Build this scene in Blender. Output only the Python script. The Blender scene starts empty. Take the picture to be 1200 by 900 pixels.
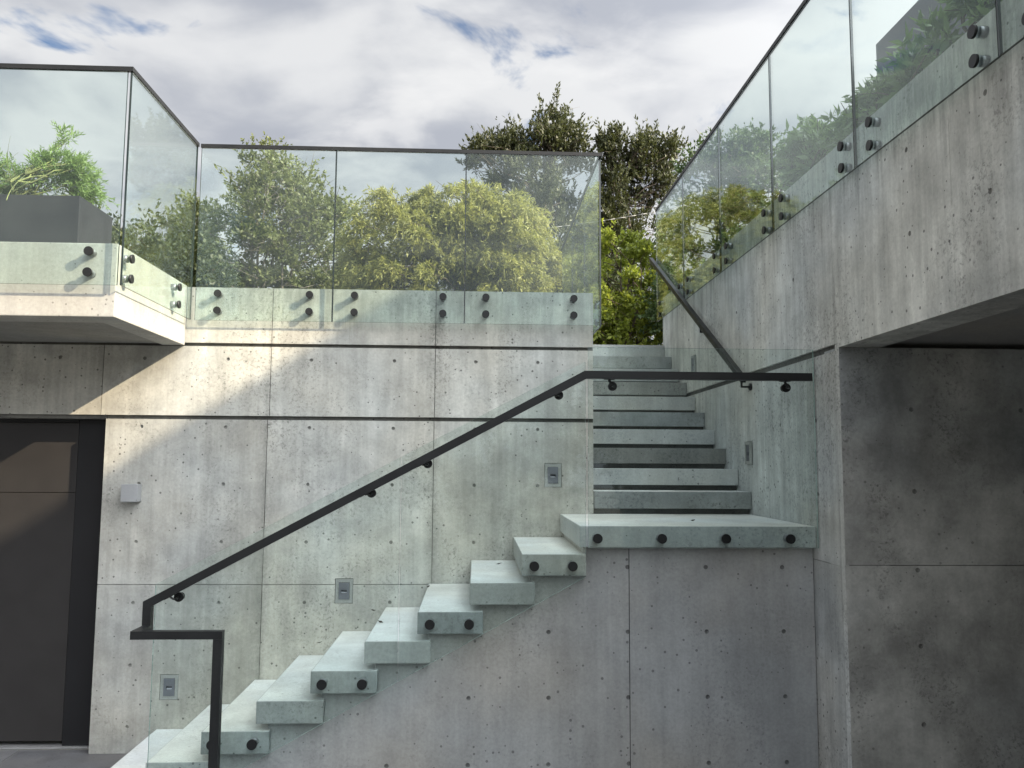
import bpy, bmesh, math, random
import numpy as np
from mathutils import Vector, Matrix
R = math.radians
scene = bpy.context.scene
col = scene.collection
random.seed(7)
rng = np.random.default_rng(11)

# ------------------------------------------------------------------ node helpers
def newmat(name):
    m = bpy.data.materials.new(name); m.use_nodes = True
    nt = m.node_tree; nt.nodes.clear()
    out = nt.nodes.new('ShaderNodeOutputMaterial')
    return m, nt, out
class N:
    def __init__(s, nt): s.nt = nt
    def n(s, t, **k):
        nd = s.nt.nodes.new(t)
        for a, b in k.items(): setattr(nd, a, b)
        return nd
    def link(s, a, b): s.nt.links.new(a, b)
    def setin(s, sock, v):
        if isinstance(v, bpy.types.NodeSocket): s.link(v, sock)
        elif v is not None: sock.default_value = v
    def math(s, op, a, b=None, c=None, clamp=False):
        nd = s.n('ShaderNodeMath', operation=op, use_clamp=clamp)
        s.setin(nd.inputs[0], a)
        if b is not None: s.setin(nd.inputs[1], b)
        if c is not None: s.setin(nd.inputs[2], c)
        return nd.outputs[0]
    def mix(s, fac, a, b, blend='MIX'):
        nd = s.n('ShaderNodeMix', data_type='RGBA', blend_type=blend)
        s.setin(nd.inputs[0], fac)
        for i, v in ((6, a), (7, b)):
            if isinstance(v, (tuple, list)): v = (*v[:3], 1)
            elif isinstance(v, float): v = (v, v, v, 1)
            s.setin(nd.inputs[i], v)
        return nd.outputs[2]
    def ramp(s, v, lo, hi, a=0.0, b=1.0):
        nd = s.n('ShaderNodeMapRange'); nd.interpolation_type = 'SMOOTHSTEP'
        s.setin(nd.inputs[0], v); nd.inputs[1].default_value = lo; nd.inputs[2].default_value = hi
        nd.inputs[3].default_value = a; nd.inputs[4].default_value = b
        return nd.outputs[0]
    def mapping(s, vec, scale, loc=(0, 0, 0)):
        nd = s.n('ShaderNodeMapping'); s.link(vec, nd.inputs[0])
        nd.inputs['Scale'].default_value = scale; nd.inputs['Location'].default_value = loc
        return nd.outputs[0]
    def noise(s, vec, scale, detail=4, rough=.55, dist=0):
        nd = s.n('ShaderNodeTexNoise'); s.link(vec, nd.inputs['Vector'])
        nd.inputs['Scale'].default_value = scale; nd.inputs['Detail'].default_value = detail
        nd.inputs['Roughness'].default_value = rough; nd.inputs['Distortion'].default_value = dist
        return nd.outputs[0]
    def voro(s, vec, scale):
        nd = s.n('ShaderNodeTexVoronoi'); s.link(vec, nd.inputs['Vector']); nd.inputs['Scale'].default_value = scale
        return nd.outputs['Distance'], nd.outputs['Color']

def concrete(name, base=(.40, .395, .375), mottle=.35, streak=.3, blotch=.35, pores=1.0, seed=0.0, light=.15, rough=.8, drip=None, joints=()):
    m, nt, out = newmat(name); g = N(nt)
    tc = g.n('ShaderNodeTexCoord').outputs['Object']
    v = g.mapping(tc, (1, 1, 1), (seed, seed * 1.7, seed * .6))
    big = g.noise(v, 1.1, 5, .6, .3)
    mid = g.noise(v, 5.5, 6, .62, .2)
    st = g.noise(g.mapping(v, (11, 11, .75)), 1.0, 5, .6, .25)
    st2 = g.noise(g.mapping(v, (42, 42, 2.2)), 1.0, 3, .55)
    fine = g.noise(v, 60, 3, .6)
    spk = g.noise(v, 44, 7, .74, .4)
    # tonal factor
    f = g.ramp(big, .3, .7, 1 - mottle * .55, 1 + mottle * .35)
    f = g.math('MULTIPLY', f, g.ramp(mid, .28, .72, 1 - mottle * .35, 1 + mottle * .25))
    f = g.math('MULTIPLY', f, g.ramp(st, .34, .68, 1 - streak * .55, 1 + streak * .25))
    f = g.math('MULTIPLY', f, g.ramp(st2, .3, .7, 1 - streak * .16, 1 + streak * .12))
    f = g.math('MULTIPLY', f, g.ramp(fine, .25, .75, .93, 1.07))
    # weathered dark speckle that gathers in patches
    patch = g.ramp(g.noise(g.mapping(v, (1.6, 1.6, .9), (3.1, 5.2, 1.3)), 1.3, 4, .6, .6), .44, .66)
    sm = g.math('MULTIPLY', g.ramp(spk, .49, .64), g.math('ADD', g.math('MULTIPLY', patch, .9), .12), clamp=True)
    f = g.math('MULTIPLY', f, g.math('SUBTRACT', 1.0, g.math('MULTIPLY', sm, blotch)))
    # pale efflorescence
    pl = g.math('MULTIPLY', g.ramp(g.noise(g.mapping(v, (6, 6, 1.6), (9, 2, 4)), 1.0, 7, .7, .5), .60, .74), light)
    # bug holes
    d1, c1 = g.voro(v, 26); d2, c2 = g.voro(v, 9.5)
    sx = g.n('ShaderNodeSeparateColor'); g.link(c1, sx.inputs[0])
    sy = g.n('ShaderNodeSeparateColor'); g.link(c2, sy.inputs[0])
    r1 = g.math('MULTIPLY', g.ramp(sx.outputs[0], .50, .98), .20)
    h1 = g.math('LESS_THAN', d1, g.math('MULTIPLY', r1, g.ramp(big, .3, .6, .35, 1.1)))
    r2 = g.math('MULTIPLY', g.ramp(sy.outputs[1], .74, 1.0), .065)
    h2 = g.math('LESS_THAN', d2, r2)
    hole = g.math('MULTIPLY', g.math('MAXIMUM', h1, h2), .62 * pores, clamp=True)
    f = g.math('MULTIPLY', f, g.math('SUBTRACT', 1.0, hole))
    if drip:
        # rain runs that start at the top edge of the wall and die out at uneven lengths
        sp = g.n('ShaderNodeSeparateXYZ'); g.link(tc, sp.inputs[0])
        dn = g.math('SUBTRACT', drip[0], sp.outputs[2])
        ln = g.ramp(g.noise(g.mapping(tc, (7, 7, .05)), 1.6, 5, .7), .38, .72, .04, drip[1])
        run_ = g.math('SUBTRACT', 1.0, g.math('DIVIDE', dn, ln), clamp=True)
        run_ = g.math('MULTIPLY', g.math('POWER', run_, .6), g.ramp(g.noise(g.mapping(tc, (30, 30, 3)), 1.0, 5, .65), .3, .62, .35, 1))
        f = g.math('MULTIPLY', f, g.math('SUBTRACT', 1.0, g.math('MULTIPLY', run_, drip[2])))
    for k, xj in enumerate(joints):
        # mineral staining that hugs the formwork joints and fades at ragged edges
        sp = g.n('ShaderNodeSeparateXYZ'); g.link(tc, sp.inputs[0])
        dx = g.math('ABSOLUTE', g.math('SUBTRACT', sp.outputs[0], xj))
        wd_ = g.ramp(g.noise(g.mapping(tc, (3, 3, 1.4), (k * 3.1, 0, 0)), 1.0, 5, .65), .3, .7, .02, .15 if k < 2 else .09)
        st_ = g.math('SUBTRACT', 1.0, g.math('DIVIDE', dx, wd_), clamp=True)
        f = g.math('MULTIPLY', f, g.math('SUBTRACT', 1.0, g.math('MULTIPLY', g.math('MULTIPLY', st_, g.ramp(spk, .35, .6, .45, 1)), .30 if k < 2 else .12)))
    tone = g.n('ShaderNodeAttribute', attribute_name='tone').outputs['Fac']
    f = g.math('MULTIPLY', f, tone)
    hue = g.mix(g.ramp(g.noise(v, .8, 3, .5), .35, .65), (base[0] * 1.03, base[1], base[2] * .95), (base[0] * .965, base[1], base[2] * 1.035))
    hue = g.mix(pl, hue, (.62, .62, .60))
    c = g.n('ShaderNodeVectorMath', operation='SCALE'); g.link(hue, c.inputs[0]); g.link(f, c.inputs['Scale'])
    b = g.n('ShaderNodeBsdfPrincipled'); g.link(c.outputs[0], b.inputs['Base Color'])
    g.setin(b.inputs['Roughness'], g.ramp(mid, .3, .7, rough - .1, rough + .08))
    b.inputs['Specular IOR Level'].default_value = .35
    bp = g.n('ShaderNodeBump'); bp.inputs['Strength'].default_value = .35; bp.inputs['Distance'].default_value = .004
    hgt = g.math('SUBTRACT', g.math('ADD', g.math('MULTIPLY', mid, 1.2), g.math('MULTIPLY', fine, .35)), g.math('MULTIPLY', hole, 1.2))
    g.link(hgt, bp.inputs['Height']); g.link(bp.outputs[0], b.inputs['Normal'])
    g.link(b.outputs[0], out.inputs[0])
    return m

def paint(name, colr, rough=.4, metallic=0.0, var=.08, spec=.5, bump=.0):
    m, nt, out = newmat(name); g = N(nt)
    tc = g.n('ShaderNodeTexCoord').outputs['Object']
    n1 = g.noise(tc, 6, 5, .6); n2 = g.noise(tc, 90, 3, .6)
    f = g.math('MULTIPLY', g.ramp(n1, .3, .7, 1 - var, 1 + var), g.ramp(n2, .3, .7, 1 - var * .5, 1 + var * .5))
    c = g.n('ShaderNodeVectorMath', operation='SCALE'); c.inputs[0].default_value = colr; g.link(f, c.inputs['Scale'])
    b = g.n('ShaderNodeBsdfPrincipled'); g.link(c.outputs[0], b.inputs['Base Color'])
    g.setin(b.inputs['Roughness'], g.ramp(n1, .3, .7, max(.05, rough - .06), rough + .08))
    b.inputs['Metallic'].default_value = metallic; b.inputs['Specular IOR Level'].default_value = spec
    if bump:
        bp = g.n('ShaderNodeBump'); bp.inputs['Strength'].default_value = bump; bp.inputs['Distance'].default_value = .002
        g.link(n2, bp.inputs['Height']); g.link(bp.outputs[0], b.inputs['Normal'])
    g.link(b.outputs[0], out.inputs[0])
    return m

def glass(name, tint=(.925, .965, .95), dirt=.008, boost=1.0, f0=.029):
    # architectural sheet: clear tinted transmission plus a Schlick mirror reflection and a trace of dust
    m, nt, out = newmat(name); g = N(nt)
    tc = g.n('ShaderNodeTexCoord').outputs['Object']
    lw = g.n('ShaderNodeLayerWeight'); lw.inputs[0].default_value = .5
    p5 = g.math('POWER', lw.outputs['Facing'], 5.0)
    fr = g.math('MULTIPLY_ADD', p5, .95 * boost, f0 * boost, clamp=True)
    tr = g.n('ShaderNodeBsdfTransparent'); tr.inputs[0].default_value = (*tint, 1)
    gl = g.n('ShaderNodeBsdfGlossy'); gl.inputs['Roughness'].default_value = .012; gl.inputs[0].default_value = (.93, 1, .98, 1)
    df = g.n('ShaderNodeBsdfDiffuse'); df.inputs[0].default_value = (.62, .74, .70, 1)
    smear = g.ramp(g.noise(g.mapping(tc, (2.2, 2.2, 1.1)), 1.0, 5, .6, 1.2), .38, .72, dirt * .35, dirt * 1.6)
    m1 = g.n('ShaderNodeMixShader'); g.link(smear, m1.inputs[0]); g.link(tr.outputs[0], m1.inputs[1]); g.link(df.outputs[0], m1.inputs[2])
    m2 = g.n('ShaderNodeMixShader'); g.link(fr, m2.inputs[0]); g.link(m1.outputs[0], m2.inputs[1]); g.link(gl.outputs[0], m2.inputs[2])
    g.link(m2.outputs[0], out.inputs[0])
    return m

def leafmat(name, dark, lightc, trans=.35, gloss=.5):
    m, nt, out = newmat(name); g = N(nt)
    tc = g.n('ShaderNodeTexCoord').outputs['Object']
    rnd = g.n('ShaderNodeNewGeometry').outputs['Random Per Island']
    big = g.noise(tc, .9, 3, .6)
    k = g.math('ADD', g.math('MULTIPLY', rnd, .65), g.math('MULTIPLY', g.ramp(big, .3, .7), .35))
    c = g.mix(k, dark, lightc)
    d = g.n('ShaderNodeBsdfPrincipled'); g.link(c, d.inputs['Base Color']); d.inputs['Roughness'].default_value = gloss
    d.inputs['Specular IOR Level'].default_value = .35
    t = g.n('ShaderNodeBsdfTranslucent'); g.link(g.mix(.5, c, (lightc[0] * 1.3, lightc[1] * 1.35, lightc[2] * .7)), t.inputs[0])
    mx = g.n('ShaderNodeMixShader'); mx.inputs[0].default_value = trans
    g.link(d.outputs[0], mx.inputs[1]); g.link(t.outputs[0], mx.inputs[2]); g.link(mx.outputs[0], out.inputs[0])
    return m

def bark(name, c):
    m, nt, out = newmat(name); g = N(nt)
    tc = g.n('ShaderNodeTexCoord').outputs['Object']
    n1 = g.noise(g.mapping(tc, (9, 9, 2)), 1.5, 6, .65)
    b = g.n('ShaderNodeBsdfPrincipled'); g.link(g.mix(g.ramp(n1, .35, .65), (c[0] * .55, c[1] * .55, c[2] * .55), (c[0] * 1.3, c[1] * 1.3, c[2] * 1.25)), b.inputs['Base Color'])
    b.inputs['Roughness'].default_value = .85
    bp = g.n('ShaderNodeBump'); bp.inputs['Strength'].default_value = .6; bp.inputs['Distance'].default_value = .02
    g.link(n1, bp.inputs['Height']); g.link(bp.outputs[0], b.inputs['Normal']); g.link(b.outputs[0], out.inputs[0])
    return m

M = {}
M['wall'] = concrete('main_wall_concrete', (.49, .49, .452), .42, .24, .42, 1.0, 0.0, drip=(3.30, .36, .26), joints=(-1.545, -.315, -2.0))
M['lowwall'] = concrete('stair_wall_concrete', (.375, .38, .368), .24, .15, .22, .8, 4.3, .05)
M['rwall'] = concrete('right_wall_concrete', (.58, .592, .57), .40, .30, .50, 1.0, 8.1, .14, drip=(3.80, .55, .38))
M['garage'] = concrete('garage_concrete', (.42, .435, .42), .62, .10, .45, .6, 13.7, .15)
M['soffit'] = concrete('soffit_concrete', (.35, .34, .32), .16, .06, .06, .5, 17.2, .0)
M['slab'] = concrete('terrace_slab_concrete', (.39, .385, .36), .20, .15, .16, .7, 21.0, .1)
M['step_light_face'] = concrete('pale_step_concrete', (.45, .465, .452), .28, .12, .35, .9, 25.0, .08, .62)
M['step_dark_face'] = concrete('weathered_step_concrete', (.34, .36, .352), .42, .18, .45, .9, 31.0, .12, .62)
M['tread_top'] = concrete('skylit_pale_tread_top', (.68, .695, .68), .30, .04, .20, .5, 37.0, .25, .55)  # paler than the step faces: skylight on the tops put into the colour
M['paving'] = concrete('dark_paving', (.13, .13, .135), .35, 0, .2, .6, 40.0, .02, .6)
M['ground'] = concrete('ground_gravel', (.20, .20, .185), .4, 0, .4, .6, 44.0, .02, .9)
M['black'] = paint('black_powder_coat', (.012, .013, .0135), .42, 0, .15, .35)
M['steel'] = paint('grey_steel_stub', (.30, .31, .33), .35, .6, .1)
M['door'] = paint('charcoal_door_paint', (.030, .028, .027), .55, 0, .06, .2)
M['doorframe'] = paint('black_door_frame', (.012, .012, .013), .5, 0, .06, .25)
M['alu'] = paint('aluminium_threshold', (.6, .6, .6), .35, .7, .05)
M['lamp'] = paint('grey_metal_fixture', (.14, .15, .17), .42, .2, .05)
M['sconce'] = paint('light_grey_metal', (.33, .34, .345), .42, .2, .05)
M['louver'] = paint('dark_fixture_slot', (.06, .065, .08), .4, .2, .05)
M['lens'] = paint('frosted_fixture_lens', (.36, .38, .42), .25, 0, .05)
M['plaster'] = paint('bezel_grout', (.30, .315, .30), .8, 0, .12, .2, .3)
M['planterL'] = paint('charcoal_planter_panel', (.018, .019, .022), .5, 0, .03, .4)
M['planterR'] = paint('grey_planter_panel', (.17, .16, .18), .55, 0, .06, .4)
M['soil'] = paint('dark_soil', (.035, .028, .02), .95, 0, .4, .1, .8)
M['glass'] = glass('balustrade_glass')
M['glass_stair'] = glass('stair_glass', (.935, .968, .955), .006, 1.0, .022)
M['glass_edge'] = paint('dark_glass_edge', (.012, .022, .02), .15, 0, .1, .8)
M['glass_edge_pale'] = paint('pale_glass_edge', (.26, .36, .335), .25, 0, .1, .8)
M['cable'] = paint('pale_cable', (.26, .26, .25), .5, .2, .05)
M['render'] = paint('pale_render', (.55, .54, .51), .8, 0, .06, .2, .2)
M['winglass'] = paint('window_pane_dark', (.05, .06, .07), .08, 0, .05, .9)
M['dirt'] = paint('joint_filler', (.10, .095, .085), .9, 0, .3, .1, .4)

# ------------------------------------------------------------------ mesh helpers
class MB:
    def __init__(s): s.bm = bmesh.new(); s.cl = s.bm.loops.layers.color.new('tone'); s.mats = []
    def _mi(s, mat):
        if mat is None: return 0
        if mat not in s.mats: s.mats.append(mat)
        return s.mats.index(mat)
    def _fin(s, faces, tone, mat):
        i = s._mi(mat)
        for f in faces:
            f.material_index = i
            for l in f.loops: l[s.cl] = (tone, tone, tone, 1)
    def box(s, a, b, tone=1.0, mat=None, rot=None, bevel=0.0):
        a = Vector(a); b = Vector(b); c = (a + b) / 2; d = b - a
        r = bmesh.ops.create_cube(s.bm, size=1.0)
        vs = r['verts']
        for v in vs:
            p = Vector((v.co.x * abs(d.x), v.co.y * abs(d.y), v.co.z * abs(d.z)))
            if rot is not None: p = rot @ p
            v.co = p + c
        fs = list({f for v in vs for f in v.link_faces})
        if bevel:
            es = list({e for f in fs for e in f.edges})
            br = bmesh.ops.bevel(s.bm, geom=es, offset=bevel, segments=2, affect='EDGES', profile=.6)
            fs = list({f for f in br['faces']} | {f for f in fs if f.is_valid})
            vv = {v for f in fs for v in f.verts}
            fs = list({f for v in vv for f in v.link_faces})
        s._fin(fs, tone, mat)
        return s
    def prism(s, pts, axis, lo, hi, tone=1.0, mat=None):
        # polygon pts in the plane normal to axis, extruded lo..hi
        def P(p, h):
            return {'x': (h, p[0], p[1]), 'y': (p[0], h, p[1]), 'z': (p[0], p[1], h)}[axis]
        v0 = [s.bm.verts.new(P(p, lo)) for p in pts]; v1 = [s.bm.verts.new(P(p, hi)) for p in pts]
        fs = [s.bm.faces.new(v0), s.bm.faces.new(v1[::-1])]
        n = len(pts)
        for i in range(n): fs.append(s.bm.faces.new((v0[i], v1[i], v1[(i + 1) % n], v0[(i + 1) % n])))
        bmesh.ops.recalc_face_normals(s.bm, faces=fs)
        s._fin(fs, tone, mat); return s
    def cyl(s, p, q, r, r2=None, n=20, tone=1.0, mat=None, cap=True):
        p = Vector(p); q = Vector(q); d = q - p; r2 = r if r2 is None else r2
        rot = d.to_track_quat('Z', 'Y').to_matrix().to_4x4()
        o = bmesh.ops.create_cone(s.bm, cap_ends=cap, segments=n, radius1=r, radius2=r2, depth=d.length, matrix=Matrix.Translation((p + q) / 2) @ rot)
        fs = list({f for v in o['verts'] for f in v.link_faces})
        for f in fs: f.smooth = len(f.verts) == 4
        s._fin(fs, tone, mat); return s
    def bar(s, pts, w, h, up=(0, 0, 1), tone=1.0, mat=None, bevel=0.0):
        # rectangular bar mitred along a polyline; w across, h along the local up
        pts = [Vector(p) for p in pts]; n = len(pts); rings = []
        dirs = [(pts[i + 1] - pts[i]).normalized() for i in range(n - 1)]
        ups = []
        for i, d in enumerate(dirs):
            if i == 0:
                u = Vector(up); u = (u - d * u.dot(d)).normalized()
            else:
                q = dirs[i - 1].rotation_difference(d); u = (q @ ups[-1]); u = (u - d * u.dot(d)).normalized()
            ups.append(u)
        for i in range(n):
            if i == 0: d = dirs[0]; nrm = d
            elif i == n - 1: d = dirs[-1]; nrm = d
            else: d = dirs[i - 1]; nrm = (dirs[i - 1] + dirs[i]).normalized()
            u = ups[min(i, n - 2)] if i == 0 or i == n - 1 else ups[i - 1]
            sd = d.cross(u).normalized(); ring = []
            for a, b in ((-1, -1), (1, -1), (1, 1), (-1, 1)):
                o = sd * a * w / 2 + u * b * h / 2
                t = -o.dot(nrm) / d.dot(nrm)
                ring.append(s.bm.verts.new(pts[i] + o + d * t))
            rings.append(ring)
        fs = []
        for i in range(n - 1):
            A, B = rings[i], rings[i + 1]
            if i and False: pass
            for k in range(4): fs.append(s.bm.faces.new((A[k], A[(k + 1) % 4], B[(k + 1) % 4], B[k])))
        fs.append(s.bm.faces.new(rings[0][::-1])); fs.append(s.bm.faces.new(rings[-1]))
        bmesh.ops.recalc_face_normals(s.bm, faces=fs)
        s._fin(fs, tone, mat); return s
    def build(s, name, mat=None, parent=None):
        me = bpy.data.meshes.new(name); s.bm.to_mesh(me); s.bm.free()
        mats = s.mats or [mat]
        for m in mats: me.materials.append(m if m else mat)
        o = bpy.data.objects.new(name, me); col.objects.link(o)
        if parent: o.parent = parent
        return o

def tag(o, label=None, cat=None, group=None, kind=None):
    if label: o['label'] = label
    if cat: o['category'] = cat
    if group: o['group'] = group
    if kind: o['kind'] = kind
    return o
def empty(name, label, cat, group=None, loc=(0, 0, 0)):
    o = bpy.data.objects.new(name, None); col.objects.link(o); o.empty_display_size = .2; o.location = loc
    return tag(o, label, cat, group)
def lay(o, parent):
    # parent a world-space mesh under a thing whose empty has an offset
    o.parent = parent; o.matrix_parent_inverse = Matrix.Translation(-parent.location); return o
def carve(o, cutters, selfx=False):
    # boolean-subtract the cutter mesh and keep the evaluated result
    c = cutters.build('cutter', o.data.materials[0])
    md = o.modifiers.new('b', 'BOOLEAN'); md.operation = 'DIFFERENCE'; md.object = c; md.solver = 'EXACT'; md.use_self = selfx
    dg = bpy.context.evaluated_depsgraph_get(); dg.update()
    me = bpy.data.meshes.new_from_object(o.evaluated_get(dg), preserve_all_data_layers=True, depsgraph=dg)
    o.modifiers.clear(); o.data = me
    bpy.data.objects.remove(c, do_unlink=True)

# ------------------------------------------------------------------ survey (metres; camera at the origin in plan)
DF, DW, XR = 5.04, 6.207, 2.094          # tread fronts, main wall face, right wall face
XW = .887                                # right end of main wall
XL = -2.18                               # right side of the cantilevered terrace
ZT = 3.383                               # terrace level
GF = .05                                 # glass front stands off this far

# ---- ground
g = MB(); g.box((-70, -60, -.30), (70, 300, -.004)); tag(g.build('ground', M['ground']), kind='structure')
g = MB()
for i in range(-7, 4):
    for j in range(-5, 6):
        x0 = i * 1.2 + .35; y0 = j * 1.2 + .35
        x1 = min(x0 + 1.192, 6.4); y1 = min(y0 + 1.192, 6.3)
        if y1 > y0 and x1 > x0: g.box((x0, y0, -.004), (x1, y1, .0), tone=random.uniform(.85, 1.12))
tag(g.build('paving', M['paving']), kind='structure')
# raised garden behind the terrace
g = MB(); g.box((-60, 9.6, 0), (60, 290, ZT - .06)); tag(g.build('garden_ground', M['soil']), kind='structure')

# ---- main wall
w = MB()
back = DW + .028
w.box((-2.731, back, 0), (XW, DW + .30, ZT), tone=.55)
w.box((-7.5, back, 2.386), (-2.733, DW + .30, ZT), tone=.55)
G = .0022
def panel(x0, x1, z0, z1, t): w.box((x0 + G, DW, z0 + G), (x1 - G, back, z1 - G), tone=t, bevel=0)
xs = [-7.5, -5.2, -3.996, -2.769, -1.54, -.314, XW]
tt1 = [.9, .9, .93, 1.03, 1.08, 1.0]
for i in range(6):
    panel(xs[i], xs[i + 1], 2.958, ZT, [1, 1, 1.05, 1.0, 1.06, .97][i])
    panel(xs[i], xs[i + 1], 2.413, 2.936, tt1[i])
low = [(-2.731, -1.55, .92), (-1.55, -.316, 1.05), (-.316, XW, .98)]
for x0, x1, t in low:
    panel(x0, x1, 1.184, 2.388, t); panel(x0, x1, 0, 1.184, t * .97)
mw = w.build('concrete_wall', M['wall'])
cut = MB()
tx = [-3.70, -3.085, -2.469, -1.857, -1.241, -.62, -.01, .463]
ties = []
for x in tx:
    for z in (2.838, 2.33, 1.91, 1.49, 1.055, .614, .185):
        if z < 2.4 and x < -2.6: continue
        ties.append((x, z))
for x, z in ties:
    cut.cyl((x, DW - .02, z), (x, DW + .010, z), .016, .0115, n=16, tone=.75)
lights_main = [(.58, 1.988), (-.956, 1.137), (-2.187, .459)]
for x, z in lights_main: cut.box((x - .066, DW - .03, z - .090), (x + .066, DW + .02, z + .090), tone=.8)
carve(mw, cut)
tag(mw, 'tall pale concrete wall with two horizontal grooves behind the floating stairs', 'wall')

# ---- lower wall under the stairs (stepped top follows the undersides)
LY = DF + .055
run, tl, XA, TH, ZL = .3105, .3907, .6739, .128, 1.70
pts = [(-2.6, 0)]
steps_low = []
for i in range(9):
    z = ZL - .17 * (i + 1); xr = XA - run * i
    steps_low.append((xr - tl if i < 8 else xr - tl - .06, xr, z))
prof = []
for x0, x1, z in reversed(steps_low): prof.append((x0 + .06, z - TH + .004 if z - TH > 0 else 0))
poly = [(prof[1][0], 0)]
for k in range(1, len(prof)):
    poly.append((prof[k][0], prof[k][1]))
    nx = prof[k + 1][0] if k + 1 < len(prof) else .66
    poly.append((nx, prof[k][1]))
poly += [(.66, ZL - TH + .004), (XR - .004, ZL - TH + .004), (XR - .004, 0)]
cl = [poly[0]]
for p_ in poly[1:]:
    if (Vector(p_) - Vector(cl[-1])).length > 1e-4: cl.append(p_)
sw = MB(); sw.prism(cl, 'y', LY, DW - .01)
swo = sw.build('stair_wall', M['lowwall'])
cut = MB()
for x in (-.51, -.03, .45, .934, 1.418, 1.895):
    for z in (1.448, 1.061, .675, .29):
        if z == 1.448 and x < .9: continue
        if z == 1.061 and x < .4: continue
        if z == .675 and x < -.1: continue
        cut.cyl((x, LY - .02, z), (x, LY + .009, z), .0165, .012, n=16, tone=.72)
cut.box((.941, LY - .01, -.01), (.9455, LY + .01, 1.56), tone=.4)
carve(swo, cut, True)
tag(swo, 'plain grey concrete wall below the stair landing, with one vertical joint', 'wall')

# ---- cantilevered terrace box at upper left
t_ = MB(); DL = 4.994
t_.box((-7.5, DL, 2.938), (XL, DW - .002, ZT + .006), bevel=.006)
lt = t_.build('cantilevered_terrace', M['slab'])
cut = MB(); cut.box((-7.6, DL + .22, 2.90), (XL - .16, DW + .1, 2.951), tone=.85)
carve(lt, cut)
tag(lt, 'cantilevered concrete terrace slab casting the sharp diagonal shadow', 'terrace')
# terrace slab behind the main wall
t_ = MB(); t_.box((-7.5, DW + .30, 3.1), (XW, 9.58, ZT))
tag(t_.build('upper_terrace', M['slab']), 'concrete terrace deck behind the glass above the wall', 'terrace')

# ---- door recess at lower left
RD = .15
dr = empty('garage_door', 'charcoal double panel door in the recess at far left', 'door', loc=(-4.3, DW + RD, 0))
d = MB()
for x0, x1 in ((-5.9, -4.30), (-4.295, -2.99)):
    d.box((x0, DW + RD, .045), (x1, DW + RD + .05, 1.835), bevel=.002); d.box((x0, DW + RD, 1.839), (x1, DW + RD + .05, 2.36), bevel=.002)
lay(d.build('panel', M['door']), dr)
d = MB(); d.box((-2.985, DW + RD - .006, .012), (-2.60, DW + RD + .05, 2.384)); d.box((-6.2, DW + RD - .006, 2.362), (-2.99, DW + RD + .05, 2.384))
lay(d.build('frame', M['doorframe']), dr)
d = MB(); d.box((-6.2, DW + RD - .03, 0), (-2.733, DW + RD + .05, .011)); lay(d.build('threshold', M['alu']), dr)

# ---- right wall, pier, beam
ZRT = 3.94; YE = 9.12; YP = 4.65
rw = MB(); bk = XR + .022
rw.box((bk, YP + .002, 0), (XR + .24, YE, ZRT), tone=.5)
ys = [YP, 4.70, 5.90, 7.13, 8.35, YE]
ZG0, ZG1 = 2.745, 2.782
def rp(y0, y1, z0, z1, t, g0=.0016): rw.box((XR, y0 + g0, z0 + (g0 if z0 > 0 else 0)), (bk, y1 - g0, z1 - g0), tone=t)
rw.box((XR, YP + .0005, ZG0), (bk, 4.70, ZG1 - .002), tone=1)
for i, t in enumerate([1.0, .93, 1.0, 1.02, .96]):
    y0, y1 = ys[i], ys[i + 1]
    rp(y0 + (.0 if i else -.0011), y1, ZG1 - (.002 if i == 0 else 0), ZRT, [1, 1.0, .99, 1, .97][i])
    if i == 0: rp(y0 - .0011, y1, 0, ZG0 + .002, 1.0, .0016)
    else: rp(y0, y1, 1.50, ZG0, t); rp(y0, y1, 0, 1.50, t * .97)
# beam over the garage opening
for y0, y1, t in ((3.47, YP, 1.03), (2.24, 3.47, .98), (1.0, 2.24, 1), (-.25, 1.0, 1.02), (-3, -.25, 1)):
    rw.box((XR, y0 + .001, 2.758), (XR + .24, y1 - .0012, ZRT), tone=t)
rwo = rw.build('concrete_side_wall', M['rwall'])
cut = MB()
for y, z in ((3.2, 3.2), (3.83, 3.20), (2.6, 3.2), (1.9, 3.2), (3.2, 3.62), (3.83, 3.62), (2.6, 3.62), (5.0, 2.35), (5.6, 2.35), (5.0, 1.9), (6.5, 3.3), (7.4, 3.3), (5.3, 3.3), (8.0, 3.3)):
    cut.cyl((XR - .02, y, z), (XR + .010, y, z), .016, .012, n=16, tone=.75)
lights_r = [(6.245, 2.164), (7.80, 3.03)]
for y, z in lights_r: cut.box((XR - .03, y - .066, z - .09), (XR + .02, y + .066, z + .09), tone=.75)
carve(rwo, cut)
tag(rwo, 'long pale concrete wall on the right running away beside the upper stairs and over the opening', 'wall')

# garage recess
gw = MB()
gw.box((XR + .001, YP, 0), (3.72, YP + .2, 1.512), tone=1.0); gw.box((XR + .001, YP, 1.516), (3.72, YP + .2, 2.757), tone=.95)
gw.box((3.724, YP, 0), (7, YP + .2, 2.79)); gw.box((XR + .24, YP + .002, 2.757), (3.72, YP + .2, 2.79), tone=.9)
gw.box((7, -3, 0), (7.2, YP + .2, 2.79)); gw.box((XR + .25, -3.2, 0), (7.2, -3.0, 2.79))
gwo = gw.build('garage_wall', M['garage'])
cut = MB()
for x in (2.51, 3.16, 3.80):
    for z in (2.40, 1.93, 1.488, 1.067, .64): cut.cyl((x, YP - .02, z), (x, YP + .010, z), .017, .012, n=16, tone=.75)
carve(gwo, cut); tag(gwo, 'dark mottled concrete wall inside the opening at lower right', 'wall')
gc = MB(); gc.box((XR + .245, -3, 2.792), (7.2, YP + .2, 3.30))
tag(gc.build('garage_ceiling', M['soffit']), 'shaded concrete ceiling inside the opening at right', 'ceiling')
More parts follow.
